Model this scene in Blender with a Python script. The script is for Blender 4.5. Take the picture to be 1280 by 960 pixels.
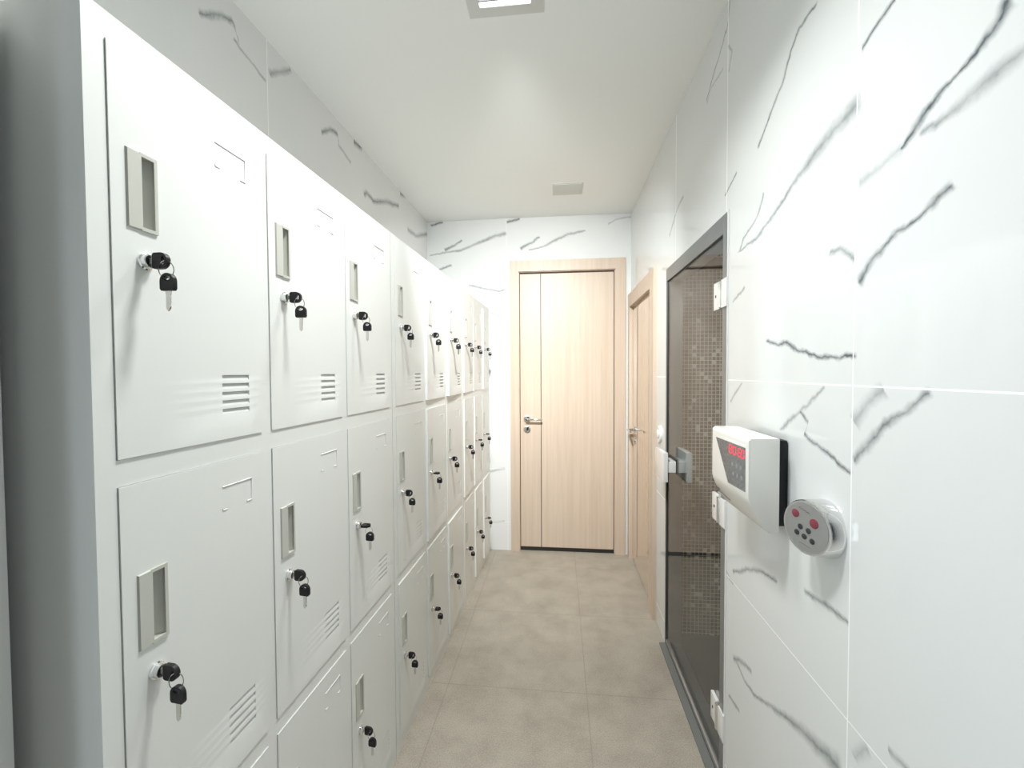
import bpy, bmesh, math, random
from mathutils import Matrix, Vector
for o in list(bpy.data.objects): bpy.data.objects.remove(o)
scene = bpy.context.scene
COL = scene.collection
PI = math.pi
rnd = random.Random(7)

# ------------------------------------------------------------------ camera
CAM = dict(f=545.0, yaw=0.1071, pitch=0.0268, roll=-0.0049, h=1.3674)
cam = bpy.data.cameras.new('camera'); camo = bpy.data.objects.new('camera', cam); COL.objects.link(camo)
cam.sensor_width = 36.0; cam.sensor_fit = 'HORIZONTAL'; cam.lens = 36.0*CAM['f']/1280.0
cam.clip_start = 0.02
camo.matrix_world = (Matrix.Translation((0, 0, CAM['h'])) @ Matrix.Rotation(CAM['yaw'], 4, 'Z')
                     @ Matrix.Rotation(PI/2-CAM['pitch'], 4, 'X') @ Matrix.Rotation(CAM['roll'], 4, 'Z'))
scene.camera = camo

# ------------------------------------------------------------------ light and exposure
world = bpy.data.worlds.new('world'); scene.world = world; world.use_nodes = True
world.node_tree.nodes['Background'].inputs[0].default_value = (0.9, 0.95, 1.0, 1)
world.node_tree.nodes['Background'].inputs[1].default_value = 0.02
vs = scene.view_settings
scene.display_settings.display_device = 'sRGB'
vs.view_transform = 'Standard'; vs.look = 'None'; vs.gamma = 1.0; vs.use_curve_mapping = False
vs.exposure = 0.92
LAMP_W = 3.0        # the louvred ceiling lamp seen at the top of the frame, straight down
FAR_FILL_W = 9.0    # extra beam added under the same lamp, tilted to brighten the far end
ADDED_LAMP_W = 6.4        # unseen twin lamp added over the near lockers as fill
ADDED_WINDOW_W = 9.0      # daylight from an unseen window added in the left wall
STEAM_W = 1.8        # area light added inside the steam room, no fitting built

def area_light(name, loc, size, watts, color=(1, 1, 1), rot=(0, 0, 0)):
    l = bpy.data.lights.new(name, 'AREA'); l.shape = 'SQUARE'; l.size = size; l.energy = watts; l.color = color
    o = bpy.data.objects.new(name, l); COL.objects.link(o); o.location = loc; o.rotation_euler = rot
    return o

# room measures (metres): corridor runs along +Y, floor at z = 0
XR, XW, YB, ZC = 0.5289, -1.0072, 3.2979, 2.5274
YREAR = -1.3

# ------------------------------------------------------------------ node helpers
def mat(name, color=(.8, .8, .8), rough=.5, metal=0.0, spec=.5, coat=0.0):
    m = bpy.data.materials.new(name); m.use_nodes = True
    b = m.node_tree.nodes['Principled BSDF']
    b.inputs['Base Color'].default_value = (*color, 1); b.inputs['Roughness'].default_value = rough
    b.inputs['Metallic'].default_value = metal; b.inputs['Specular IOR Level'].default_value = spec
    b.inputs['Coat Weight'].default_value = coat; b.inputs['Coat Roughness'].default_value = .04
    return m
class NT:
    def __init__(s, m): s.t = m.node_tree; s.b = s.t.nodes.get('Principled BSDF')
    def n(s, typ, **kw):
        x = s.t.nodes.new(typ)
        for k, v in kw.items(): setattr(x, k, v)
        return x
    def link(s, a, b): s.t.links.new(a, b)
    def val(s, sock, v):
        if hasattr(v, 'is_linked') or hasattr(v, 'links'): s.link(v, sock)
        else: sock.default_value = v
    def math(s, op, a, b=0.0, c=0.0, clamp=False):
        x = s.n('ShaderNodeMath', operation=op); x.use_clamp = clamp
        s.val(x.inputs[0], a); s.val(x.inputs[1], b)
        if op in ('MULTIPLY_ADD', 'SMOOTH_MAX', 'SMOOTH_MIN', 'WRAP', 'COMPARE'): s.val(x.inputs[2], c)
        return x.outputs[0]
    def vmath(s, op, a, b=(0, 0, 0)):
        x = s.n('ShaderNodeVectorMath', operation=op); s.val(x.inputs[0], a); s.val(x.inputs[1], b)
        return x.outputs['Value'] if op in ('DOT_PRODUCT', 'LENGTH') else x.outputs[0]
    def noise(s, vec, scale, detail=2.0, rough=.5):
        x = s.n('ShaderNodeTexNoise'); s.link(vec, x.inputs['Vector'])
        x.inputs['Scale'].default_value = scale; x.inputs['Detail'].default_value = detail; x.inputs['Roughness'].default_value = rough
        return x
    def mix(s, fac, a, b):
        x = s.n('ShaderNodeMix', data_type='RGBA'); s.val(x.inputs[0], fac)
        for sock, v in ((x.inputs[6], a), (x.inputs[7], b)):
            if isinstance(v, tuple): sock.default_value = (*v, 1)
            else: s.link(v, sock)
        return x.outputs[2]
    def ramp(s, fac, stops, interp='LINEAR'):
        x = s.n('ShaderNodeValToRGB'); x.color_ramp.interpolation = interp; s.val(x.inputs[0], fac)
        e = x.color_ramp.elements
        while len(e) < len(stops): e.new(.5)
        for k, (p, c) in enumerate(stops): e[k].position = p; e[k].color = (*c, 1)
        return x.outputs[0]
    def pos(s): return s.n('ShaderNodeNewGeometry').outputs['Position']
    def bump(s, h, strength, dist=.002):
        x = s.n('ShaderNodeBump'); x.inputs['Strength'].default_value = strength; x.inputs['Distance'].default_value = dist
        s.link(h, x.inputs['Height']); s.link(x.outputs[0], s.b.inputs['Normal'])

VEINS_RIGHT = [
    ([(1.445, 2.588), (1.443, 2.514), (1.462, 2.453), (1.476, 2.44)], 0.004, 0.7),
    ([(1.46, 2.386), (1.426, 2.346), (1.45, 2.3)], 0.006, 0.5),
    ([(1.479, 2.445), (1.506, 2.424), (1.571, 2.397), (1.659, 2.341)], 0.006, 0.6),
    ([(1.498, 2.347), (1.609, 2.355), (1.65, 2.328)], 0.005, 0.4),
    ([(0.985, 2.119), (1.045, 2.126), (1.081, 2.096), (1.109, 2.058), (1.183, 2.008), (1.24, 1.965)], 0.006, 0.75),
    ([(0.851, 1.842), (0.916, 1.833), (1.001, 1.81), (1.038, 1.8), (1.103, 1.776), (1.177, 1.743), (1.253, 1.722), (1.358, 1.721)], [0.022, 0.022, 0.016, 0.009, 0.007, 0.006, 0.006, 0.004], 0.6),
    ([(1.209, 1.83), (1.24, 1.784), (1.325, 1.748), (1.358, 1.721)], 0.005, 0.6),
    ([(1.383, 1.958), (1.471, 1.926)], 0.005, 0.7),
    ([(0.765, 1.952), (0.841, 1.934)], 0.007, 0.8),
    ([(0.586, 1.804), (0.597, 1.786), (0.629, 1.77), (0.665, 1.759), (0.701, 1.744), (0.718, 1.732), (0.741, 1.714)], [0.016, 0.012, 0.006, 0.005, 0.009, 0.012, 0.004], 0.95),
    ([(0.741, 1.714), (0.771, 1.705), (0.842, 1.696)], 0.01, 0.3),
    ([(0.551, 1.731), (0.568, 1.729), (0.605, 1.726), (0.628, 1.722), (0.684, 1.713), (0.709, 1.715)], [0.012, 0.012, 0.016, 0.012, 0.007, 0.006], 0.5),
    ([(0.658, 1.618), (0.693, 1.602), (0.714, 1.591), (0.753, 1.586), (0.774, 1.57), (0.799, 1.558), (0.835, 1.527)], [0.008, 0.008, 0.006, 0.008, 0.007, 0.009, 0.012], 0.8),
    ([(0.925, 1.598), (0.89, 1.594), (0.851, 1.569)], 0.007, 0.55),
    ([(1.178, 1.443), (1.129, 1.431), (1.084, 1.433), (1.022, 1.411), (0.985, 1.4), (0.891, 1.394), (0.871, 1.399), (0.849, 1.398)], 0.006, 0.9),
    ([(1.317, 1.607), (1.403, 1.578)], 0.005, 0.55),
    ([(1.333, 1.335), (1.415, 1.271)], 0.005, 0.5),
    ([(0.941, 1.333), (1.019, 1.282), (1.069, 1.252), (1.101, 1.226)], [0.005, 0.005, 0.007, 0.005], 0.5),
    ([(1.022, 1.279), (0.991, 1.258), (1.009, 1.231), (0.961, 1.216), (0.917, 1.201), (0.855, 1.183)], 0.006, 0.75),
    ([(0.774, 1.337), (0.812, 1.312), (0.842, 1.274)], 0.015, 0.45),
    ([(0.687, 1.335), (0.724, 1.308), (0.772, 1.273), (0.816, 1.234), (0.842, 1.207)], [0.008, 0.008, 0.01, 0.012, 0.008], 0.7),
    ([(1.379, 0.755), (1.238, 0.829), (1.182, 0.846), (1.122, 0.854)], 0.007, 0.6),
    ([(1.456, 0.727), (1.435, 0.729), (1.378, 0.716)], 0.006, 0.5),
    ([(0.994, 0.892), (0.948, 0.898), (0.908, 0.898), (0.853, 0.902)], 0.007, 0.6),
    ([(1.373, 0.488), (1.304, 0.522), (1.251, 0.535)], 0.009, 0.6),
    ([(1.355, 0.495), (1.289, 0.479), (1.23, 0.482), (1.149, 0.516), (1.06, 0.558), (1.001, 0.577), (0.949, 0.589), (0.873, 0.61)], [0.005, 0.006, 0.007, 0.008, 0.012, 0.014, 0.02, 0.026], 0.6),
    ([(1.407, 0.349), (1.328, 0.364)], 0.006, 0.5),
    ([(0.747, 0.755), (0.734, 0.755), (0.707, 0.763)], 0.008, 0.5),
    ([(0.83, 0.672), (0.796, 0.713)], 0.012, 0.3),
    ([(1.948, 2.115), (2.049, 2.095), (2.103, 2.06), (2.176, 2.016)], 0.008, 0.5),]

VEINS_BACK = [
    ([(-0.974, 2.498), (-0.885, 2.518)], 0.01, 0.7),
    ([(-0.865, 2.305), (-0.78, 2.35), (-0.736, 2.375)], [0.014, 0.01, 0.008], 0.7),
    ([(-0.975, 2.272), (-0.874, 2.287), (-0.743, 2.301), (-0.65, 2.34), (-0.548, 2.375), (-0.471, 2.405), (-0.401, 2.415)], [0.006, 0.008, 0.012, 0.012, 0.014, 0.016, 0.018], 0.55),
    ([(-0.907, 2.16), (-0.819, 2.188)], 0.01, 0.6),
    ([(-0.677, 2.031), (-0.55, 2.004), (-0.449, 1.983), (-0.412, 1.994)], 0.01, 0.5),
    ([(-0.523, 1.827), (-0.413, 1.78)], 0.008, 0.35),
    ([(-0.388, 2.498), (-0.294, 2.518)], 0.012, 0.7),
    ([(-0.283, 2.297), (-0.198, 2.344), (-0.144, 2.381)], [0.014, 0.01, 0.008], 0.7),
    ([(-0.214, 2.288), (-0.108, 2.311), (-0.019, 2.353), (0.07, 2.394), (0.188, 2.41)], [0.007, 0.009, 0.014, 0.013, 0.009], 0.55),
    ([(0.362, 2.455), (0.42, 2.488), (0.535, 2.506)], 0.008, 0.35),
    ([(-0.534, 0.601), (-0.413, 0.634)], 0.012, 0.35),
    ([(-0.546, 0.216), (-0.415, 0.22)], 0.008, 0.3),]

VEINS_LEFT = [
    ([(1.16, 2.388), (1.235, 2.439), (1.284, 2.461), (1.3, 2.449), (1.289, 2.416)], 0.012, 0.6),
    ([(1.292, 2.411), (1.352, 2.396), (1.437, 2.377)], 0.007, 0.45),
    ([(1.464, 2.42), (1.528, 2.471), (1.582, 2.516)], 0.012, 0.5),
    ([(1.797, 2.399), (1.87, 2.45), (1.934, 2.463), (1.941, 2.433)], 0.014, 0.65),
    ([(1.94, 2.422), (2.056, 2.393)], 0.01, 0.35),
    ([(2.093, 2.512), (2.181, 2.525)], 0.02, 0.7),
    ([(2.211, 2.301), (2.231, 2.322), (2.321, 2.306), (2.501, 2.375), (2.696, 2.425)], 0.018, 0.65),
    ([(2.727, 2.513), (2.83, 2.539)], 0.02, 0.6),
    ([(2.87, 2.331), (3.035, 2.339), (3.325, 2.44)], 0.02, 0.6),]
# marble veins of the wall tiles: polylines on the wall (along the wall, height), width in metres, strength
def marble(name, veins, axis, joints_a, joints_z, base=(.81, .82, .815), rough=.07, grout=(.93, .93, .92), jw=.0016, segs_a=None):
    """axis 'Y' for walls along the corridor, 'X' for the end walls"""
    m = mat(name, base, rough); g = NT(m); P = g.pos()
    sep = g.n('ShaderNodeSeparateXYZ'); g.link(P, sep.inputs[0])
    A = sep.outputs[1 if axis == 'Y' else 0]; Z = sep.outputs[2]
    n1 = g.noise(P, 15, 3); n2 = g.noise(P, 60, 3)
    w1 = g.vmath('SUBTRACT', n1.outputs['Color'], (.5, .5, .5)); w2 = g.vmath('SUBTRACT', n2.outputs['Color'], (.5, .5, .5))
    s1 = g.n('ShaderNodeVectorMath', operation='SCALE'); g.link(w1, s1.inputs[0]); s1.inputs['Scale'].default_value = .022
    s2 = g.n('ShaderNodeVectorMath', operation='SCALE'); g.link(w2, s2.inputs[0]); s2.inputs['Scale'].default_value = .010
    Q = g.vmath('ADD', g.vmath('ADD', P, s1.outputs[0]), s2.outputs[0])
    tot = None
    for pts, w, b in veins:
        p0, p1 = Vector(pts[0]), Vector(pts[-1]); L = (p1-p0).length
        u = (p1-p0)/L; nn = Vector((-u.y, u.x))
        ws = w if isinstance(w, list) else [w]*len(pts)
        ts = []
        for p in pts:
            q = Vector(p)-p0; ts.append([q.dot(u)/L, q.dot(nn)])
        for k in range(1, len(ts)): ts[k][0] = max(ts[k][0], ts[k-1][0]+.02)
        mx = ts[-1][0]
        for t in ts: t[0] /= mx
        amp = max(.002, max(abs(t[1]) for t in ts)*1.05)
        cvec = lambda v: ((0, v[0], v[1]) if axis == 'Y' else (v[0], 0, v[1]))
        T = g.math('ADD', g.vmath('DOT_PRODUCT', Q, cvec(u/(L*mx))), -p0.dot(u)/(L*mx))
        D = g.math('ADD', g.vmath('DOT_PRODUCT', Q, cvec(nn)), -p0.dot(nn))
        stops = []
        for k, (t, d) in enumerate(ts):
            stops.append((.03+t*.94, (.5+d/(2*amp), ws[k]*1.3/.05, b*(.75 if 0 < k < len(ts)-1 and k % 2 else 1))))
        stops = [(0, (stops[0][1][0], stops[0][1][1], 0))] + stops + [(1, (stops[-1][1][0], stops[-1][1][1], 0))]
        T2 = g.math('MULTIPLY_ADD', T, .94, .03)
        rc = g.n('ShaderNodeSeparateColor'); g.link(g.ramp(T2, stops), rc.inputs[0])
        off = g.math('MULTIPLY_ADD', rc.outputs[0], 2*amp, -amp)
        dist = g.math('ABSOLUTE', g.math('SUBTRACT', D, off))
        rel = g.math('DIVIDE', dist, g.math('MULTIPLY_ADD', rc.outputs[1], .05, .0008))
        e = g.math('SUBTRACT', 1.0, rel, clamp=True)
        v = g.math('MULTIPLY', g.math('POWER', e, 1.3), rc.outputs[2])
        tot = v if tot is None else g.math('MAXIMUM', tot, v)
    # soft cloudiness of the glaze
    cl = g.noise(P, 3.2, 4, .55)
    clm = g.ramp(cl.outputs['Fac'], [(.42, (0, 0, 0)), (.75, (1, 1, 1))])
    col = g.mix(g.math('MULTIPLY', clm, .10), base, (.62, .65, .67))
    if tot is not None:
        mod = g.noise(P, 70, 3, .6)
        tv = g.math('MULTIPLY', tot, g.math('MULTIPLY_ADD', mod.outputs['Fac'], 1.0, .72), clamp=True)
        col = g.mix(tv, col, (.10, .118, .135))
    # grout joints
    jt = None
    for a in joints_a:
        d = g.math('LESS_THAN', g.math('ABSOLUTE', g.math('SUBTRACT', A, a)), jw)
        jt = d if jt is None else g.math('MAXIMUM', jt, d)
    for z in joints_z:
        d = g.math('LESS_THAN', g.math('ABSOLUTE', g.math('SUBTRACT', Z, z)), jw)
        jt = d if jt is None else g.math('MAXIMUM', jt, d)
    if jt is not None:
        col = g.mix(jt, col, grout)
        g.link(g.math('MULTIPLY_ADD', jt, .5, rough), g.b.inputs['Roughness'])
    g.link(col, g.b.inputs['Base Color'])
    return m

MB_RIGHT = marble('marble_tile_right', VEINS_RIGHT, 'Y', base=(.745, .76, .755), joints_a= [.2435, .850, 1.458, 2.065], joints_z=[1.3402, .7218, .104])
MB_BACK = marble('marble_tile_back', VEINS_BACK, 'X', [-.392, .62], [.628, .219], jw=.0014)
MB_LEFT = marble('marble_tile_left', VEINS_LEFT, 'Y', [-.35, .25, .85, 1.447], [1.3402, .7218], jw=.0016)
REAR = mat('rear_wall_paint', (.09, .09, .10), .7)
MB_PLAIN = mat('white_wall_paint', (.80, .80, .79), .6)

def wood(name, c1, c2, rough, coat):
    m = mat(name, c1, rough, coat=coat); g = NT(m); P = g.pos()
    mp = g.n('ShaderNodeMapping'); g.link(P, mp.inputs[0]); mp.inputs['Scale'].default_value = (46, 46, 1.1)
    a = g.noise(mp.outputs[0], 1.0, 4, .6)
    mp2 = g.n('ShaderNodeMapping'); g.link(P, mp2.inputs[0]); mp2.inputs['Scale'].default_value = (210, 210, 5)
    b = g.noise(mp2.outputs[0], 1.0, 2, .5)
    f = g.math('ADD', g.math('MULTIPLY', a.outputs['Fac'], .7), g.math('MULTIPLY', b.outputs['Fac'], .3))
    g.link(g.ramp(f, [(.30, c2), (.62, c1)]), g.b.inputs['Base Color'])
    return m
OAK = wood('pale_oak_laminate', (.665, .545, .445), (.57, .455, .355), .42, .0)
OAK_CASING = wood('oak_casing', (.655, .53, .43), (.565, .445, .345), .42, .0)
OAK_GLOSS = wood('varnished_oak', (.70, .54, .40), (.60, .45, .32), .08, 1.0)

FLOOR = mat('beige_stone_tile', (.36, .32, .27), .5); g = NT(FLOOR); P = g.pos()
n1 = g.noise(P, 220, 3, .7); n2 = g.noise(P, 7, 4, .6)
f = g.math('ADD', g.math('MULTIPLY', n1.outputs['Fac'], .65), g.math('MULTIPLY', n2.outputs['Fac'], .35))
colf = g.ramp(f, [(.36, (.29, .255, .208)), (.50, (.395, .355, .30)), (.64, (.50, .455, .39))])
sep = g.n('ShaderNodeSeparateXYZ'); g.link(P, sep.inputs[0])
jt = None
for ax, vals in ((0, (-1.085, -.485, .115, .715, 1.315)), (1, (-1.16, -.56, .04, .64, 1.24, 1.84, 2.44, 3.04))):
    for v in vals:
        dd = g.math('LESS_THAN', g.math('ABSOLUTE', g.math('SUBTRACT', sep.outputs[ax], v)), .0016)
        jt = dd if jt is None else g.math('MAXIMUM', jt, dd)
g.link(g.mix(g.math('MULTIPLY', jt, .45), colf, (.22, .19, .155)), g.b.inputs['Base Color'])
g.bump(n1.outputs['Fac'], .12)

CEIL = mat('ceiling_paint', (.91, .92, .90), .8); g = NT(CEIL)
nn = g.noise(g.pos(), 90, 3); g.bump(nn.outputs['Fac'], .05)
LOCKER = mat('off_white_powder_coat', (.75, .76, .735), .36); g = NT(LOCKER)
nn = g.noise(g.pos(), 420, 2); g.bump(nn.outputs['Fac'], .06, .0006)
HANDLE = mat('grey_beige_plastic', (.52, .52, .47), .38); g = NT(HANDLE)
nn = g.noise(g.pos(), 300, 2); g.bump(nn.outputs['Fac'], .03, .0005)
CHROME = mat('polished_chrome', (.80, .80, .80), .10, 1.0)
BRUSHED = mat('brushed_aluminium', (.66, .67, .68), .34, 1.0); g = NT(BRUSHED)
mp = g.n('ShaderNodeMapping'); g.link(g.pos(), mp.inputs[0]); mp.inputs['Scale'].default_value = (20, 20, 600)
nn = g.noise(mp.outputs[0], 1, 2); g.link(g.math('MULTIPLY_ADD', nn.outputs['Fac'], .25, .22), g.b.inputs['Roughness'])
FRAME = mat('grey_aluminium_frame', (.22, .23, .23), .36, .35)
BLACKP = mat('black_plastic', (.008, .008, .011), .42, 0, .35)
BLACKR = mat('black_rubber', (.014, .014, .014), .6)
DARKGAP = mat('dark_recess', (.02, .018, .016), .8)
KEYSTEEL = mat('nickel_key_steel', (.72, .71, .68), .26, 1.0)
WHITEP = mat('glossy_white_plastic', (.84, .83, .79), .22)
WHITEG = mat('glossy_white_metal', (.86, .86, .86), .12, .0, .8, .6)
SCREEN = mat('grey_display_glass', (.095, .10, .105), .12); g = NT(SCREEN)
nn = g.noise(g.pos(), 160, 3); g.link(g.ramp(nn.outputs['Fac'], [(.4, (.075, .08, .085)), (.7, (.15, .16, .17))]), g.b.inputs['Base Color'])
def emit(name, c, s):
    m = mat(name, c, .5); b = m.node_tree.nodes['Principled BSDF']
    b.inputs['Emission Color'].default_value = (*c, 1); b.inputs['Emission Strength'].default_value = s
    return m
RED_LED = emit('red_led', (1.0, .012, .04), .75)
LAMP_GLOW = emit('lamp_diffuser', (1, 1, 1), 2.2)
GREY_SLAT = mat('grey_slat', (.30, .29, .31), .5)
LAMP_BODY = mat('lamp_body', (.66, .66, .64), .5)
HATCH = mat('hatch_panel', (.66, .67, .64), .6)
DISC_FACE = mat('brushed_steel_face', (.46, .46, .46), .34, .75)
RED_BTN = mat('dull_red_button', (.24, .04, .06), .4)
DARK_BTN = mat('dark_button', (.03, .035, .04), .4)
MARK = mat('grey_print', (.16, .15, .15), .5)
SILL = mat('grey_stone_sill', (.17, .175, .17), .45)
PLASTER = mat('grey_plaster_reveal', (.42, .43, .41), .5)

GLASS = bpy.data.materials.new('tinted_glass'); GLASS.use_nodes = True
t = GLASS.node_tree; t.nodes.remove(t.nodes['Principled BSDF'])
tr = t.nodes.new('ShaderNodeBsdfTransparent'); tr.inputs[0].default_value = (.79, .81, .81, 1)
gl = t.nodes.new('ShaderNodeBsdfGlossy'); gl.inputs['Roughness'].default_value = .0; gl.inputs[0].default_value = (.9, .9, .9, 1)
fr = t.nodes.new('ShaderNodeFresnel'); fr.inputs[0].default_value = 1.42
mx = t.nodes.new('ShaderNodeMixShader'); ge = t.nodes.new('ShaderNodeNewGeometry'); fm = t.nodes.new('ShaderNodeMath'); fm.operation = 'MULTIPLY'; inv = t.nodes.new('ShaderNodeMath'); inv.operation = 'SUBTRACT'; inv.inputs[0].default_value = 1.0
t.links.new(ge.outputs['Backfacing'], inv.inputs[1]); t.links.new(fr.outputs[0], fm.inputs[0]); t.links.new(inv.outputs[0], fm.inputs[1])
t.links.new(fm.outputs[0], mx.inputs[0]); t.links.new(tr.outputs[0], mx.inputs[1]); t.links.new(gl.outputs[0], mx.inputs[2])
t.links.new(mx.outputs[0], t.nodes['Material Output'].inputs[0])

def mosaic(name, axes, pitch=.0192):
    m = mat(name, (.3, .27, .22), .25); g = NT(m); P = g.pos()
    sep = g.n('ShaderNodeSeparateXYZ'); g.link(P, sep.inputs[0])
    u = g.math('DIVIDE', sep.outputs[axes[0]], pitch); v = g.math('DIVIDE', sep.outputs[axes[1]], pitch)
    fu = g.math('FRACT', u); fv = g.math('FRACT', v)
    cu = g.math('FLOOR', u); cv = g.math('FLOOR', v)
    cb = g.n('ShaderNodeCombineXYZ'); g.link(cu, cb.inputs[0]); g.link(cv, cb.inputs[1])
    wn = g.n('ShaderNodeTexWhiteNoise', noise_dimensions='2D'); g.link(cb.outputs[0], wn.inputs['Vector'])
    tc = g.ramp(wn.outputs['Value'], [(0, (.105, .083, .06)), (.40, (.15, .122, .09)), (.62, (.20, .168, .13)), (.86, (.30, .26, .21)), (.93, (.62, .58, .50))], 'CONSTANT')
    d = .16
    gr = None
    for ff in (fu, fv):
        k = g.math('LESS_THAN', ff, d)
        gr = k if gr is None else g.math('MAXIMUM', gr, k)
    g.link(g.mix(gr, tc, (.78, .74, .66)), g.b.inputs['Base Color'])
    return m
MOSAIC_X = mosaic('brown_mosaic_end', (0, 2)); MOSAIC_Y = mosaic('brown_mosaic_side', (1, 2)); MOSAIC_BORDER = mat('mosaic_border', (.10, .088, .075), .3)
STEAM_FLOOR = mat('dark_stone_floor', (.10, .105, .10), .4)
STEAM_CEIL = mat('steam_room_ceiling', (.42, .43, .43), .5)

# ------------------------------------------------------------------ mesh helpers
WM = {}                                      # world matrix of every object built so far
def box(bm, x0, x1, y0, y1, z0, z1):
    v = [bm.verts.new(p) for p in ((x0, y0, z0), (x1, y0, z0), (x1, y1, z0), (x0, y1, z0), (x0, y0, z1), (x1, y0, z1), (x1, y1, z1), (x0, y1, z1))]
    for f in ((3, 2, 1, 0), (4, 5, 6, 7), (0, 1, 5, 4), (1, 2, 6, 5), (2, 3, 7, 6), (3, 0, 4, 7)): bm.faces.new([v[i] for i in f])
def loft(bm, loops, cap=True, closed=True):
    vs_ = [[bm.verts.new(p) for p in L] for L in loops]
    n = len(vs_[0])
    for a, b in zip(vs_, vs_[1:]):
        for i in range(n if closed else n-1):
            bm.faces.new((a[i], a[(i+1) % n], b[(i+1) % n], b[i]))
    if cap: bm.faces.new(vs_[0][::-1]); bm.faces.new(vs_[-1])
def prism(bm, pts, vec):
    v = Vector(vec); loft(bm, [[Vector(p) for p in pts], [Vector(p)+v for p in pts]])
def ring_frame(axis):
    a = Vector(axis).normalized(); h = Vector((0, 0, 1)) if abs(a.z) < .9 else Vector((1, 0, 0))
    u = a.cross(h).normalized(); return a, u, a.cross(u)
def lathe(bm, c, axis, prof, n=28, cap=True):
    """prof: (distance along the axis, radius)"""
    a, u, w = ring_frame(axis); c = Vector(c)
    loft(bm, [[c+a*d+(u*math.cos(2*PI*k/n)+w*math.sin(2*PI*k/n))*r for k in range(n)] for d, r in prof], cap)
def tube(bm, pts, r, n=10, closed=False):
    pts = [Vector(p) for p in pts]; N = len(pts); loops = []
    for i in range(N):
        a = (pts[(i+1) % N]-pts[i-1]) if (closed or 0 < i < N-1) else (pts[1]-pts[0] if i == 0 else pts[-1]-pts[-2])
        _, u, w = ring_frame(a)
        loops.append([pts[i]+(u*math.cos(2*PI*k/n)+w*math.sin(2*PI*k/n))*r for k in range(n)])
    if closed: loops.append(loops[0]); loft(bm, loops, False); bmesh.ops.remove_doubles(bm, verts=bm.verts, dist=1e-7)
    else: loft(bm, loops)
def new(): return bmesh.new()
def smooth(me, ang=.6):
    for p in me.polygons: p.use_smooth = True
    me.set_sharp_from_angle(angle=ang)
def finish(name, bm, m, bevel=0, ang=.6):
    bmesh.ops.recalc_face_normals(bm, faces=bm.faces)
    if bevel:
        es = [e for e in bm.edges if len(e.link_faces) == 2 and e.calc_face_angle(0) > .5]
        bmesh.ops.bevel(bm, geom=es, offset=bevel, segments=2, affect='EDGES', profile=.7, clamp_overlap=True)
    me = bpy.data.meshes.new(name); bm.to_mesh(me); bm.free(); me.materials.append(m); smooth(me, ang)
    return me
def tag(o, label=None, cat=None, group=None, kind=None):
    for k, v in (('label', label), ('category', cat), ('group', group), ('kind', kind)):
        if v: o[k] = v
    return o
def root(name, loc=(0, 0, 0), rz=0.0):
    o = bpy.data.objects.new(name, None); COL.objects.link(o); o.location = loc; o.rotation_euler = (0, 0, rz); o.empty_display_size = .05
    WM[o] = Matrix.Translation(loc) @ Matrix.Rotation(rz, 4, 'Z'); return o
def put(name, me, parent=None, M=None):
    """link a finished mesh (already in its own local space)"""
    o = bpy.data.objects.new(name, me); COL.objects.link(o); M = M or Matrix.Identity(4)
    if parent: o.parent = parent
    o.matrix_local = M; WM[o] = (WM[parent] if parent else Matrix.Identity(4)) @ M
    return o
def solid(name, bm, m, parent=None, at=None, bevel=0, ang=.6):
    """bm holds world coordinates; the object gets its origin at `at` (or its parent's)"""
    M = Matrix.Translation(at) if at else (WM[parent] if parent else Matrix.Identity(4))
    bm.transform(M.inverted())
    me = finish(name, bm, m, bevel, ang)
    return put(name, me, parent, (WM[parent].inverted() if parent else Matrix.Identity(4)) @ M)
def struct(name, bm, m, label, cat, at=None, bevel=0):
    return tag(solid(name, bm, m, None, at, bevel), label, cat, kind='structure')

# ================================================================== the setting
b = new(); box(b, -1.35, 1.80, YREAR, YB+.12, -.10, 0)
struct('floor', b, FLOOR, 'beige grey stone tile floor of the corridor', 'floor')
b = new(); box(b, -1.35, 1.0, YREAR, YB+.12, ZC, ZC+.10)
struct('ceiling', b, CEIL, 'plain white painted ceiling above the corridor', 'ceiling')
WY0, WY1, WZ0, WZ1 = -.32, .34, .25, 1.86
b = new(); box(b, XW-.10, XW, WY1, YB+.12, 0, ZC); box(b, XW-.10, XW, YREAR, WY0, 0, ZC); box(b, XW-.10, XW, WY0, WY1, 0, WZ0); box(b, XW-.10, XW, WY0, WY1, WZ1, ZC)
struct('wall_left', b, MB_LEFT, 'grey veined marble tile wall above and behind the lockers', 'wall')
b = new(); box(b, XW, XR+.08, YB+.045, YB+.12, 0, ZC)
box(b, XW, -.330, YB, YB+.045, 0, ZC); box(b, .445, XR+.08, YB, YB+.045, 0, ZC); box(b, -.330, .445, YB, YB+.045, 2.15, ZC)
struct('wall_back', b, MB_BACK, 'white marble tile wall around the far oak door', 'wall')
GY0, GY1, GZ = 1.440, 2.226, 1.868           # glass door opening
SY0, SY1, SZ = 2.500, 3.262, 1.865           # side door opening
XRT = XR+.076
b = new()
box(b, XR, XRT, YREAR, GY0, 0, ZC); box(b, XR, XRT, GY0, GY1, GZ, ZC); box(b, XR, XRT, GY1, SY0, 0, ZC)
box(b, XR, XRT, SY0, SY1, SZ, ZC); box(b, XR, XRT, SY1, YB, 0, ZC)
struct('wall_right', b, MB_RIGHT, 'white marble tile wall with grey veins holding the glass door', 'wall')
b = new(); box(b, XW-.10, XRT, YREAR-.10, YREAR, 0, ZC)
struct('wall_rear', b, REAR, 'grey wall at the near end of the corridor, behind the camera', 'wall')
b = new(); box(b, XW, -.711, .39, .486, 0, ZC)
struct('wall_stub', b, MB_PLAIN, 'white wall end just in front of the dark locker side', 'wall', bevel=.003)
b = new(); box(b, XR-.004, XR+.004, GY0-.006, GY0, 0, GZ+.004)
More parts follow.
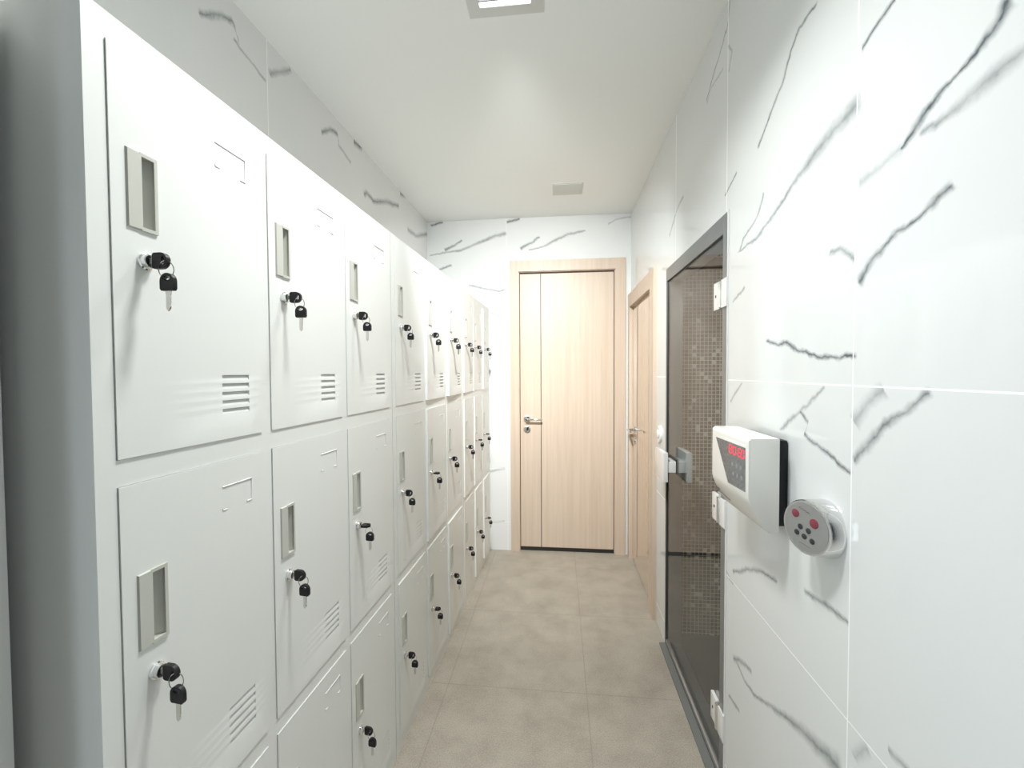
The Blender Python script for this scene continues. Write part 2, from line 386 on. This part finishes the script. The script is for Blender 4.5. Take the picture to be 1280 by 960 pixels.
struct('trim_1', b, WHITEG, 'thin white edge trim on the near side of the glass door', 'trim')

W1 = root('added_window_1', (XW-.05, (WY0+WY1)/2, WZ0)); tag(W1, 'added unseen white framed window in the left wall beside the camera', 'window', kind='structure')  # window added out of view to bring light from the left
b = new(); f_ = .05
box(b, XW-.08, XW-.03, WY0, WY0+f_, WZ0, WZ1); box(b, XW-.08, XW-.03, WY1-f_, WY1, WZ0, WZ1); box(b, XW-.08, XW-.03, WY0+f_, WY1-f_, WZ0, WZ0+f_); box(b, XW-.08, XW-.03, WY0+f_, WY1-f_, WZ1-f_, WZ1)
box(b, XW-.08, XW-.03, (WY0+WY1)/2-.025, (WY0+WY1)/2+.025, WZ0+f_, WZ1-f_)
solid('window_frame', b, WHITEP, W1, bevel=.003)
for a_, c_ in ((WY0+f_, (WY0+WY1)/2-.025), ((WY0+WY1)/2+.025, WY1-f_)):
    b = new(); box(b, XW-.058, XW-.052, a_, c_, WZ0+f_, WZ1-f_); solid('pane', b, GLASS, W1)
wl = area_light('added_window_daylight', (XW-.10, (WY0+WY1)/2, (WZ0+WZ1)/2), 1.0, ADDED_WINDOW_W, (.86, .93, 1.0), (0, -PI/2, 0))
wl.data.shape = 'RECTANGLE'; wl.data.size = WZ1-WZ0-.1; wl.data.size_y = WY1-WY0-.1

# steam room behind the glass door
SX1, SYA = 1.70, .95
b = new(); box(b, XRT, SX1, 2.30, 2.38, 0, 2.05)
struct('wall_steam_end', b, MOSAIC_X, 'brown mosaic tiled end wall inside the steam room', 'wall')
b = new(); box(b, SX1, SX1+.08, SYA, 2.38, 0, 2.05)
struct('wall_steam_side', b, MOSAIC_Y, 'brown mosaic tiled long wall inside the steam room', 'wall')
b = new(); box(b, XRT, SX1, SYA-.08, SYA, 0, 2.05)
struct('wall_steam_near', b, MOSAIC_X, 'brown mosaic tiled near wall inside the steam room', 'wall')
b = new(); box(b, XRT, SX1+.08, SYA-.08, 2.38, 1.965, 2.05)
struct('ceiling_steam', b, STEAM_CEIL, 'low grey ceiling inside the steam room', 'ceiling')
b = new(); box(b, XRT, SX1, SYA, 2.30, 0, .012)
struct('floor_steam', b, STEAM_FLOOR, 'dark floor inside the steam room', 'floor')
b = new(); box(b, XRT, SX1, 2.292, 2.30, 1.875, 1.935)
struct('trim_2', b, MOSAIC_BORDER, 'dark tile border high on the steam room end wall', 'trim')
area_light('steam_room_light', (.95, 1.38, 1.94), .35, STEAM_W, (1, .93, .82))

# ------------------------------------------------------------------ far oak door
D1 = root('door_1', (.05, YB, 0)); tag(D1, 'pale oak door with vertical groove at the far end of the corridor', 'door', kind='structure')
cx0, cx1, ix0, ix1, ct, it = -.366, .489, -.300, .414, 2.205, 2.124
b = new(); yf = YB-.014
prism(b, [(cx0, yf, 0), (ix0, yf, 0), (ix0, yf, it), (cx0, yf, ct)], (0, .014, 0))
prism(b, [(ix1, yf, 0), (cx1, yf, 0), (cx1, yf, ct), (ix1, yf, it)], (0, .014, 0))
prism(b, [(cx0, yf, ct), (ix0, yf, it), (ix1, yf, it), (cx1, yf, ct)], (0, .014, 0))
box(b, ix0-.028, ix0+.004, YB, YB+.044, 0, it); box(b, ix1-.004, ix1+.028, YB, YB+.044, 0, it); box(b, ix0-.028, ix1+.028, YB, YB+.044, it-.004, 2.149)
solid('door_frame', b, OAK_CASING, D1)
b = new(); lx0, lx1, lt = -.291, .405, 2.108; yl = YB+.012
box(b, lx0, -.1375, yl, yl+.028, .030, lt); box(b, -.1325, lx1, yl, yl+.028, .030, lt); box(b, -.14, -.13, yl+.006, yl+.028, .030, lt)
solid('leaf', b, OAK, D1)
b = new(); box(b, -.1375, -.1325, yl+.004, yl+.0058, .030, lt)
solid('groove', b, DARKGAP, D1)
b = new(); box(b, lx0-.004, lx1+.004, yl+.002, yl+.03, 0, .030)
solid('bottom_seal', b, DARKGAP, D1)
b = new(); box(b, lx0-.0045, lx0, yl+.008, yl+.02, 0, lt+.012); box(b, lx1, lx1+.0045, yl+.008, yl+.02, 0, lt+.012); box(b, lx0, lx1, yl+.008, yl+.02, lt, lt+.012)
solid('weather_strip', b, mat('brown_seal', (.09, .06, .045), .7), D1)
b = new(); c = (-.241, yl, 1.011)
lathe(b, c, (0, -1, 0), [(0, .026), (.006, .026), (.008, .022)]); lathe(b, c, (0, -1, 0), [(.007, .010), (.045, .009), (.050, .008)])
tube(b, [(-.241, yl-.044, 1.011), (-.20, yl-.047, 1.012), (-.15, yl-.046, 1.011), (-.126, yl-.043, 1.010)], .0075, 12)
solid('door_handle', b, CHROME, D1)
b = new(); lathe(b, (-.241, yl, .931), (0, -1, 0), [(0, .026), (.006, .026), (.008, .022)])
k = solid('keyhole_plate', b, CHROME, D1)
b = new(); lathe(b, (-.241, yl-.008, .936), (0, -1, 0), [(0, .005), (.0008, .005)], 14); box(b, -.243, -.239, yl-.0088, yl-.008, .922, .934)
solid('keyhole', b, BLACKP, k)

# ------------------------------------------------------------------ side oak door in the right wall
D2 = root('door_2', (XR, (SY0+SY1)/2, 0)); tag(D2, 'oak door in the right wall next to the far corner', 'door', kind='structure')
cf = XR-.022; o0, o1, i0, i1, ot, itp = 2.432, 3.290, 2.530, 3.232, 1.930, 1.835
b = new()
prism(b, [(cf, o0, 0), (cf, i0, 0), (cf, i0, itp), (cf, o0, ot)], (.022, 0, 0))
prism(b, [(cf, i1, 0), (cf, o1, 0), (cf, o1, ot), (cf, i1, itp)], (.022, 0, 0))
prism(b, [(cf, o0, ot), (cf, i0, itp), (cf, i1, itp), (cf, o1, ot)], (.022, 0, 0))
box(b, XR, XRT, SY0, i0, 0, itp); box(b, XR, XRT, i1, SY1, 0, itp); box(b, XR, XRT, SY0, SY1, itp, SZ)
solid('door_frame', b, OAK_CASING, D2)
b = new(); box(b, XR+.004, XR+.044, i0+.003, i1-.003, .006, itp-.004)
solid('leaf', b, OAK_GLOSS, D2)
b = new(); box(b, XR+.010, XR+.030, i0, i0+.003, 0, itp); box(b, XR+.010, XR+.030, i1-.003, i1, 0, itp); box(b, XR+.010, XR+.030, i0, i1, itp-.004, itp)
solid('weather_strip', b, bpy.data.materials['brown_seal'], D2)
b = new(); c = (XR+.004, 3.165, .955)
lathe(b, c, (-1, 0, 0), [(0, .026), (.006, .026), (.008, .022)]); lathe(b, c, (-1, 0, 0), [(.007, .010), (.046, .009), (.050, .008)])
tube(b, [(XR-.042, 3.165, .955), (XR-.045, 3.12, .956), (XR-.044, 3.07, .955), (XR-.041, 3.045, .954)], .0075, 12)
solid('door_handle', b, CHROME, D2)
b = new(); lathe(b, (XR+.004, 3.165, .875), (-1, 0, 0), [(0, .026), (.006, .026), (.008, .022)])
solid('keyhole_plate', b, CHROME, D2)
for z in (1.60, .90, .25):
    b = new(); lathe(b, (XR+.001, i0+.0045, z), (0, 0, 1), [(-.05, .0055), (.05, .0055)], 14); lathe(b, (XR+.001, i0+.0045, z), (0, 0, 1), [(.051, .0055), (.057, .004)], 14)
    solid('hinge', b, KEYSTEEL, D2)

# ------------------------------------------------------------------ glass door of the steam room
D3 = root('door_3', (XR, (GY0+GY1)/2, 0)); tag(D3, 'tinted glass steam room door in grey frame on the right wall', 'door', kind='structure')
b = new(); x0, x1 = XR-.003, XR+.075
box(b, x0, x1, GY0, GY0+.040, .0, GZ); box(b, x0, x1, GY1-.010, GY1, .0, GZ); box(b, x0, x1, GY0+.040, GY1-.010, GZ-.060, GZ)
solid('frame', b, FRAME, D3, bevel=.0012)
b = new(); box(b, XR-.030, x1, GY0+.002, GY1-.002, 0, .008)
solid('sill', b, SILL, D3, bevel=.002)
b = new(); box(b, XR+.004, XR+.012, GY0+.042, GY1-.012, .034, GZ-.066)
solid('glass', b, GLASS, D3)
b = new(); box(b, XR+.003, XR+.013, GY0+.040, GY0+.0425, .022, GZ-.06); box(b, XR+.002, XR+.014, GY1-.0125, GY1-.010, .022, GZ-.06)
box(b, XR+.003, XR+.013, GY0+.0425, GY1-.0125, GZ-.067, GZ-.060)
solid('seal', b, BLACKR, D3)
b = new(); box(b, XR+.001, XR+.015, GY0+.042, GY1-.012, .008, .017)
solid('bottom_seal', b, BLACKR, D3)
b = new(); box(b, XR-.001, XR+.015, GY0+.042, GY1-.012, .017, .034)
solid('bottom_rail', b, BRUSHED, D3, bevel=.001)
for z in (1.617, .911, .216):
    b = new(); h = .045
    box(b, XR-.008, XR-.003, GY0-.006, GY0+.040, z-h, z+h)                 # jamb plate
    hg = solid('hinge', b, WHITEG, D3, bevel=.0012)
    b = new(); box(b, XR-.006, XR+.004, GY0+.060, GY0+.112, z-h, z+h); box(b, XR+.012, XR+.020, GY0+.060, GY0+.112, z-h, z+h)
    solid('clamp_plate', b, WHITEG, hg, bevel=.0012)
    b = new(); lathe(b, (XR-.003, GY0+.050, z), (0, 0, 1), [(-h+.003, .010), (h-.003, .010)], 18)
    solid('barrel', b, CHROME, hg)
    b = new(); lathe(b, (XR-.006, GY0+.092, z), (-1, 0, 0), [(0, .005), (.001, .005)], 14)
    solid('screw', b, BLACKP, hg)
hy = 2.045
b = new(); box(b, .474, .494, hy-.005, 2.21, .862, .997)                    # outer pull plate
hd = solid('door_handle', b, WHITEG, D3, bevel=.003)
b = new(); box(b, .494, XR+.002, hy+.002, hy+.12, .905, .955)
solid('neck', b, WHITEG, hd, bevel=.002)
b = new(); box(b, XR+.0021, XR+.004, hy, hy+.14, .902, .965); box(b, XR+.012, XR+.0139, hy, hy+.14, .902, .965)
solid('gasket', b, BLACKR, hd)
b = new(); box(b, XR+.0139, XR+.052, hy+.002, hy+.12, .905, .955); box(b, XR+.052, XR+.072, hy-.005, 2.205, .862, .997)
solid('inner_pull', b, WHITEG, hd, bevel=.002)

# ------------------------------------------------------------------ wall fittings on the right wall
SD = root('wall_button', (XR, 2.352, 1.040)); tag(SD, 'round white button plate on the wall between glass and oak doors', 'button')
b = new(); lathe(b, (XR, 2.352, 1.040), (-1, 0, 0), [(0, .046), (.008, .045), (.011, .041)], 32)
solid('plate', b, WHITEG, SD)
b = new(); lathe(b, (XR-.011, 2.352, 1.040), (-1, 0, 0), [(0, .022), (.005, .021), (.006, .018)], 28)
solid('push_button', b, WHITEP, SD)

CB = root('control_box', (XR, 1.17, 1.10)); tag(CB, 'white wall control box with grey screen and red digits', 'controller')
Y0b, Y1b = 1.052, 1.292
b = new(); box(b, XR-.028, XR, Y0b+.015, Y1b-.012, 1.004, 1.207)
solid('back_plate', b, BLACKP, CB, bevel=.010)
prof = [(XR-.026, .994), (.482, .992), (.468, 1.004), (.455, 1.025), (.444, 1.047), (.436, 1.066), (.434, 1.078), (.434, 1.206), (.440, 1.213), (XR-.026, 1.213)]
b = new(); prism(b, [(x, Y0b, z) for x, z in prof], (0, Y1b-Y0b, 0))
solid('cover', b, WHITEP, CB, bevel=.006, ang=.8)
b = new(); xs_ = .4335
prism(b, [(xs_, 1.266, 1.192), (xs_, 1.061, 1.194), (xs_, 1.060, 1.078), (xs_, 1.173, 1.075)], (.0015, 0, 0))
scb = solid('screen_bezel', b, WHITEP, CB, bevel=.0004)
b = new(); xs_ = .4328
prism(b, [(xs_, 1.258, 1.186), (xs_, 1.067, 1.188), (xs_, 1.066, 1.084), (xs_, 1.169, 1.081)], (.0012, 0, 0))
scr = solid('screen', b, SCREEN, CB)
SEG = {'8': 'abcdefg', '0': 'abcdef', '6': 'acdefg', '9': 'abcdfg'}
def digit(bm, ch, y, z, w, h, x=.4324, t=.0026):
    """seven segment digit on the -X face; reads towards -Y"""
    def hb(zz): box(bm, x, x+.0005, y-w+t*.6, y-t*.6, zz-t/2, zz+t/2)
    def vb(yy, z0, z1): box(bm, x, x+.0005, yy-t/2, yy+t/2, z0+t*.4, z1-t*.4)
    for s in SEG[ch]:
        if s == 'a': hb(z+h)
        if s == 'g': hb(z+h/2)
        if s == 'd': hb(z)
        if s == 'b': vb(y-w, z+h/2, z+h)
        if s == 'c': vb(y-w, z, z+h/2)
        if s == 'f': vb(y, z+h/2, z+h)
        if s == 'e': vb(y, z, z+h/2)
b = new(); digit(b, '8', 1.163, 1.161, .017, .019); digit(b, '0', 1.139, 1.161, .017, .019)
digit(b, '6', 1.107, 1.161, .015, .019); digit(b, '0', 1.087, 1.161, .015, .019)
solid('digits', b, RED_LED, scr)
b = new()
for (y, z) in [(1.14, 1.135), (1.115, 1.135), (1.09, 1.135), (1.135, 1.112), (1.11, 1.112), (1.085, 1.112)]:
    lathe(b, (.4328, y, z), (-1, 0, 0), [(0, .0055), (.0004, .0055)], 14)
solid('touch_key', b, mat('pale_print', (.26, .27, .28), .4), scr)
b = new(); pts = [(.4485, 1.280, 1.036), (.4495, 1.268, 1.031), (.452, 1.250, 1.0275), (.454, 1.225, 1.0245), (.4545, 1.212, 1.0235)]
tube(b, [(x-.0003, y, z) for x, y, z in pts], .0011, 6)
box(b, .4465, .4500, 1.272, 1.280, 1.036, 1.042)
solid('logo_mark', b, MARK, CB)

RC = root('round_controller', (XR, .915, 1.056)); tag(RC, 'round chrome wall controller with red and dark buttons on a tilted face', 'controller')
ta = math.radians(19); nrm = Vector((-math.cos(ta), -math.sin(ta), 0)); fu = Vector((math.sin(ta), -math.cos(ta), 0)); fc = Vector((.487, .915, 1.056))
def dp(u, v, d=0.0): return fc+fu*u+Vector((0, 0, 1))*v+nrm*d
N = 48; cs = [(math.cos(2*PI*k/N), math.sin(2*PI*k/N)) for k in range(N)]
b = new()
loft(b, [[Vector((XR, .915-c*.056, 1.056+s*.056)) for c, s in cs], [Vector((XR-.006, .915-c*.0565, 1.056+s*.0565)) for c, s in cs],
         [dp(c*.0545, s*.0545, -.004) for c, s in cs], [dp(c*.0525, s*.0525) for c, s in cs], [dp(c*.0495, s*.0495) for c, s in cs]])
solid('body', b, CHROME, RC)
b = new(); loft(b, [[dp(c*.0492, s*.0492, -.001) for c, s in cs], [dp(c*.0492, s*.0492, .0006) for c, s in cs]])
fp = solid('face_plate', b, DISC_FACE, RC)
def btn(name, u, v, r, m):
    b = new(); loft(b, [[dp(u+c*r, v+s*r, .0004) for c, s in cs[::3]], [dp(u+c*r, v+s*r, .0014) for c, s in cs[::3]], [dp(u+c*r*.86, v+s*r*.86, .0019) for c, s in cs[::3]]])
    return solid(name, b, m, RC)
btn('button', -.0235, .0225, .0082, RED_BTN)['label'] = 'red button'; btn('button', .0185, .0140, .0095, RED_BTN)['label'] = 'red button'
for u, v in ((-.012, -.0012), (.0063, -.0044), (-.020, -.0150), (-.0028, -.0183), (.0148, -.0222)): btn('button', u, v, .0056, DARK_BTN)['label'] = 'dark button'
b = new()
tube(b, [dp(-.016+.003*k, .0372-.0008*k+(.0016 if k % 2 else -.0008), .0007) for k in range(9)], .0009, 6)
solid('printed_mark', b, MARK, RC); b = new()
tube(b, [dp(-.014+.003*k, -.0325-.0005*k+(.0006 if k % 2 else -.0006), .0007) for k in range(9)], .0006, 6)
solid('printed_mark', b, MARK, RC)

# ------------------------------------------------------------------ ceiling fittings
def ceiling_lamp(x0, x1, y0, y1, watts, label, far=0):
    r = root('ceiling_lamp', ((x0+x1)/2, (y0+y1)/2, ZC)); tag(r, label, 'lamp')
    i = .036; j = .043; h = .010; z1 = ZC-h
    b = new()
    o = [(x0, y0), (x1, y0), (x1, y1), (x0, y1)]; n_ = [(x0+i, y0+i), (x1-i, y0+i), (x1-i, y1-j), (x0+i, y1-j)]
    q = [(x0+i+.004, y0+i+.004), (x1-i-.004, y0+i+.004), (x1-i-.004, y1-j-.004), (x0+i+.004, y1-j-.004)]
    loft(b, [[(x, y, ZC) for x, y in o], [(x, y, ZC-.003) for x, y in o], [(x, y, z1) for x, y in n_], [(x, y, z1) for x, y in q], [(x, y, z1+.008) for x, y in q]])
    solid('housing', b, LAMP_BODY, r)
    b = new(); box(b, q[0][0], q[1][0], q[0][1], q[2][1], z1+.0055, z1+.0078)
    solid('diffuser', b, LAMP_GLOW, r)
    n = 6
    for k in range(1, n):
        y = q[0][1]+(q[2][1]-q[0][1])*k/n
        b = new(); box(b, q[0][0], q[1][0], y-.0022, y+.0022, z1-.002, z1+.005); solid('slat', b, GREY_SLAT, r)
    area_light('lamp_and_fill_light', ((x0+x1)/2, (y0+y1)/2, z1-.006), x1-x0-2*i, watts, (.965, 1, .985)).data.spread = math.radians(128)   # the louvres cut the flat rays
    if far:
        l = area_light('lamp_and_fill_light', ((x0+x1)/2, (y0+y1)/2, z1-.08), .12, far, (.965, 1, .985), (math.radians(57), 0, 0)); l.data.spread = math.radians(86)  # added fill beam aimed at the far wall and door
    return r
ceiling_lamp(-.286, -.045, 1.196, 1.437, LAMP_W, 'square white louvred ceiling lamp seen at the top edge of the photo', FAR_FILL_W)
ceiling_lamp(-.286, -.045, .74, .981, ADDED_LAMP_W, 'added out-of-view square white louvred ceiling lamp above the nearest lockers')  # lamp added out of view to light the near end
HP = root('access_panel', (.055, 2.81, ZC)); tag(HP, 'small square grey access panel in the ceiling near the far door', 'panel')
b = new(); box(b, -.036, .152, 2.722, 2.900, ZC-.004, ZC)
solid('rim', b, HATCH, HP, bevel=.001)
b = new(); box(b, -.024, .140, 2.734, 2.888, ZC-.0065, ZC-.004)
solid('cover', b, HATCH, HP, bevel=.001)

# ================================================================== lockers
SL = .025; LX, LY = -.5976, .4996; TH = -math.atan(SL); LH = 1.85; LD = .395
def lpt(s): c = math.cos(TH); return (LX - math.sin(TH)*s, LY + c*s, 0)
ROWS = [(1.2508, 1.8126), (.6440, 1.2123), (.0500, .6097)]
STILE, DW, PITCH = .0285, .2805, .3085
def door_mesh(w, h):
    """local: x out of the front, y from the near edge (0) to the hinge (w), z up; front face x = 0, origin at the hinge"""
    b = new(); T = .016
    hy0, hy1, hz0, hz1 = .042, .062, h-.236, h-.134           # handle slot
    vy0, vy1 = w-.099, w-.034                                 # louvres
    lv = [(h-.4600-.0148*k-.0065+.0115, h-.4600-.0148*k) for k in range(5)]   # (top, bottom reference)
    lou = [(h-.4475-.0150*k-.0095, h-.4475-.0150*k) for k in range(5)]
    ys = sorted({0, hy0, hy1, vy0, vy1, w}); zs = sorted({0, hz0, hz1, h} | {z for p in lou for z in p})
    vd = {}
    def V(y, z, x=0.0):
        k = (round(x, 5), round(y, 5), round(z, 5))
        if k not in vd: vd[k] = b.verts.new((x, y-w, z))
        return vd[k]
    for a, c in zip(ys, ys[1:]):
        for e, f in zip(zs, zs[1:]):
            if a >= hy0-1e-6 and c <= hy1+1e-6 and e >= hz0-1e-6 and f <= hz1+1e-6: continue
            if a >= vy0-1e-6 and c <= vy1+1e-6 and any(abs(e-p)<1e-6 and abs(f-q)<1e-6 for p, q in lou): continue
            b.faces.new((V(a, e), V(c, e), V(c, f), V(a, f)))
    for p, q in lou:                                          # pressed-in louvre: deepest under its top lip
        d = .0055; A, B, C_, D_ = V(vy0, p), V(vy1, p), V(vy1, q), V(vy0, q); m1, m2 = V(vy0+.003, q-.0005, -d), V(vy1-.003, q-.0005, -d)
        ys2 = [y for y in ys if vy0 < y < vy1]
        b.faces.new((A, B, m2, m1)); b.faces.new((m1, m2, C_, D_)); b.faces.new((B, C_, m2)); b.faces.new((A, m1, D_))
    # rim and back
    bk = [(0, 0), (w, 0), (w, h), (0, h)]
    bv = [b.verts.new((-T, y-w, z)) for y, z in bk]
    edges = {0: [(y, 0) for y in ys], 1: [(w, z) for z in zs], 2: [(y, h) for y in ys[::-1]], 3: [(0, z) for z in zs[::-1]]}
    for k in range(4):
        b.faces.new([V(*p) for p in edges[k][::-1]] + [bv[k], bv[(k+1) % 4]])
    b.faces.new(bv)
    return finish('door', b, LOCKER)
def handle_mesh(w, h):
    b = new(); z0, z1 = h-.240, h-.130; y0 = .0205-w
    t = .0028
    prism(b, [(0, y0, z0), (t, y0+.0015, z0+.0015), (t, y0+.0015, z1-.0015), (0, y0, z1)], (0, .0200, 0))       # flat finger plate
    box(b, 0, t, y0+.0200, y0+.0455, z1-.005, z1); box(b, 0, t, y0+.0200, y0+.0455, z0, z0+.005); box(b, 0, t, y0+.0405, y0+.0455, z0+.005, z1-.005)
    a, c = .042-w, .062-w; zz0, zz1 = h-.236, h-.134
    loft(b, [[(0, a, zz0), (-.014, a+.001, zz0), (-.015, a+.006, zz0), (-.012, a+.012, zz0), (-.005, c-.003, zz0), (0, c, zz0)],
             [(0, a, zz1), (-.014, a+.001, zz1), (-.015, a+.006, zz1), (-.012, a+.012, zz1), (-.005, c-.003, zz1), (0, c, zz1)]])
    # open the front of the trough
    b.faces.ensure_lookup_table()
    for f in list(b.faces):
        if all(abs(v.co.x) < 1e-6 for v in f.verts) and abs(f.calc_center_median().y-(a+c)/2) < .004 and f.calc_area() > .001: b.faces.remove(f)
    return finish('handle', b, HANDLE)
def lock_mesh(w, h):
    b = new(); c = (0, .046-w, h-.283)
    lathe(b, c, (1, 0, 0), [(0, .0125), (.0025, .0122), (.0035, .0105), (.0095, .0100), (.0105, .0090)], 24)
    return finish('lock', b, CHROME)
def card_mesh(w, h):
    b = new(); y0, y1, z0, z1 = w-.104-w, w-.034-w, h-.086, h-.045; t = .0016
    tube(b, [(.0002, y0, z1), (.0002, y1, z1), (.0002, y1, z0)], .0012, 6)
    tube(b, [(.0002, y1-.012, z0), (.0002, y1, z0)], .0012, 6); tube(b, [(.0002, y0, z0+.004), (.0002, y0, z0), (.0002, y0+.010, z0)], .0009, 6)
    return finish('card_frame', b, LOCKER)
# how far each door stands proud or ajar: (column, row) -> (offset, angle in degrees)
AJAR = {(4, 0): (.004, 1.2), (5, 0): (.005, 2.0), (6, 0): (.004, .6), (8, 0): (.004, 2.0), (4, 1): (.004, .9), (6, 1): (.004, .7), (7, 1): (.003, .8),
        (5, 2): (.004, .9), (7, 2): (.004, 1.2), (8, 2): (.004, 1.6), (3, 2): (.003, .4), (4, 2): (.003, .5)}
UNITS = [(0.0, .952), (.957, .980), (1.942, .845)]
ULAB = ['off-white steel locker bank of nine doors, nearest to the camera', 'off-white steel locker bank of nine doors, middle of the three', 'off-white steel locker bank of nine doors, farthest, beside the oak door']
LOCKS = {}
for ui, (s0, W) in enumerate(UNITS):
    U = root('locker_bank', lpt(s0), TH); tag(U, ULAB[ui], 'locker', 'banks of nine lockers along the left wall')
    k = W/.952; st, dw, pt = STILE*k, DW*k, PITCH*k
    b = new(); T = .012
    box(b, -LD, 0, 0, T, 0, LH); box(b, -LD, 0, W-T, W, 0, LH); box(b, -LD, -LD+T, T, W-T, 0, LH)
    box(b, -LD+T, -.020, T, W-T, LH-T, LH); box(b, -LD+T, -.020, T, W-T, .02, .035)
    for z in (.627, 1.232): box(b, -LD+T, -.020, T, W-T, z-.006, z+.006)
    for c in (1, 2):
        y = st+pt*c-(pt-dw)/2; box(b, -LD+T, -.020, y-.004, y+.004, .035, LH-T)
    # front frame: stiles, mullions and rails
    g_ = .0008
    box(b, -.020, 0, T, st-g_, 0, LH); box(b, -.020, 0, st+2*pt+dw+g_, W-T, 0, LH)
    y1_ = st-g_; y2_ = st+2*pt+dw+g_
    rails = [(0, ROWS[2][0]-g_), (ROWS[2][1]+g_, ROWS[1][0]-g_), (ROWS[1][1]+g_, ROWS[0][0]-g_), (ROWS[0][1]+g_, LH)]
    for z0, z1 in rails: box(b, -.020, 0, y1_, y2_, z0, z1)
    for c in (1, 2):
        for z0, z1 in ROWS: box(b, -.020, 0, st+pt*(c-1)+dw+g_, st+pt*c-g_, z0-g_, z1+g_)
    put('carcass', finish('carcass', b, LOCKER), U)
    meshes = {}
    for ri, (z0, z1) in enumerate(ROWS):
        h = z1-z0
        ms = [f(dw, h) for f in (door_mesh, handle_mesh, lock_mesh, card_mesh)]
        for c in range(3):
            off, ang = AJAR.get((ui*3+c, ri), (.0022, 0))
            M = Matrix.Translation((off, st+pt*c+dw, z0)) @ Matrix.Rotation(math.radians(ang), 4, 'Z')
            d = put('door', ms[0], U, M)
            put('handle', ms[1], d)['label'] = 'recessed grey beige plastic handle'
            put('lock', ms[2], d)['label'] = 'round chrome lock'
            put('card_frame', ms[3], d)
            LOCKS[(ui*3+c, ri)] = WM[d] @ Matrix.Translation((.0105, .046-dw, h-.283))

# ------------------------------------------------------------------ pairs of keys in the locks
def head_mesh():
    """bow of a key in the local x-z plane: shoulder at x = 0, rounded end at x = .025, hole near the end"""
    outer = [(0, -.0095), (.003, -.0115)]
    n = 16
    outer += [(.0135+.0115*math.sin(PI*k/n), -.0115*math.cos(PI*k/n)) for k in range(n+1)]
    outer += [(.003, .0115), (0, .0095), (0, .004), (0, -.004)]
    M_ = len(outer); t = .0032
    cx, cz = .0178, 0
    inner = []
    for x, z in outer:
        a = math.atan2(z-cz, x-cx)
        inner.append((cx+.0030*math.cos(a), cz+.0062*math.sin(a)))
    b = new()
    L = [[b.verts.new((x, s*t, z)) for x, z in P_] for s, P_ in ((-1, outer), (-1, inner), (1, outer), (1, inner))]
    for i in range(M_):
        j = (i+1) % M_
        for a, c in ((0, 1), (1, 3), (3, 2), (2, 0)):
            b.faces.new((L[a][i], L[a][j], L[c][j], L[c][i]))
    return finish('key', b, BLACKP)
def blade_mesh(L):
    b = new(); t = .0011
    prism(b, [(.002, -t, .0042), (-.004, -t, .0042), (-.005, -t, .0034), (-L+.004, -t, .0034), (-L, -t, .0005), (-L+.003, -t, -.0022), (-L+.006, -t, -.0034),
              (-L+.009, -t, -.0026), (-L+.012, -t, -.0034), (-.005, -t, -.0034), (-.004, -t, -.0042), (.002, -t, -.0042)], (0, 2*t, 0))
    return finish('blade', b, KEYSTEEL)
HEAD, BL_IN, BL_OUT = head_mesh(), blade_mesh(.0085), blade_mesh(.029)
b = new(); tube(b, [(.0245+.0085*math.sin(2*PI*k/24), .004*math.sin(2*PI*k/24), -.0125+.0125*math.cos(2*PI*k/24)) for k in range(24)], .0008, 6, True)
RING = finish('key_ring', b, KEYSTEEL)
b = new(); tube(b, [(.0245+.0085*math.sin(2*PI*k/24), .004*math.sin(2*PI*k/24), -.0145+.0105*math.cos(2*PI*k/24)) for k in range(24)], .0008, 6, True)
RING_H = finish('key_ring', b, KEYSTEEL)
ROWN = ['top', 'middle', 'bottom']
ORD = ['first', 'second', 'third', 'fourth', 'fifth', 'sixth', 'seventh', 'eighth', 'ninth']
FLAT = {(2, 1), (4, 1), (7, 1), (8, 1), (4, 2), (8, 2)}        # keys turned so their bow lies level
def key_pair(flat):
    r = root('key_pair')
    k1 = put('key', HEAD, r, Matrix.Translation((.004, 0, 0)) @ Matrix.Rotation(PI/2 if flat else 0, 4, 'X'))
    put('blade', BL_IN, k1)['label'] = 'silver steel key blade'
    put('key_ring', RING_H if flat else RING, r)
    k2 = put('key', HEAD, r, Matrix.Translation((.0275, 0, -.0430)) @ Matrix.Rotation(-PI/2, 4, 'Y'))
    put('blade', BL_OUT, k2)['label'] = 'silver steel key blade'
    return r
def copy_tree(o, parent=None):
    c = o.copy(); COL.objects.link(c)
    if parent: c.parent = parent
    for ch in [x for x in bpy.data.objects if x.parent == o]: copy_tree(ch, c)
    return c
protos = {}
for (c, ri), M in sorted(LOCKS.items()):
    if (c, ri) in ((0, 2), (1, 2)): continue                   # below the frame of the photo
    fl = (c, ri) in FLAT
    o = copy_tree(protos[fl]) if fl in protos else protos.setdefault(fl, key_pair(fl))
    tw = Matrix.Rotation(math.radians(rnd.uniform(-7, 7)), 4, 'Z')
    o.matrix_world = M @ tw
    where = {0: ', nearest the camera', 8: ', nearest the far door'}.get(c, ' from the near end')
    tag(o, 'black-headed keys in the %s-row lock, %s locker column%s' % (ROWN[ri], ORD[c], where), 'keys', 'key pairs hanging from the locker locks')
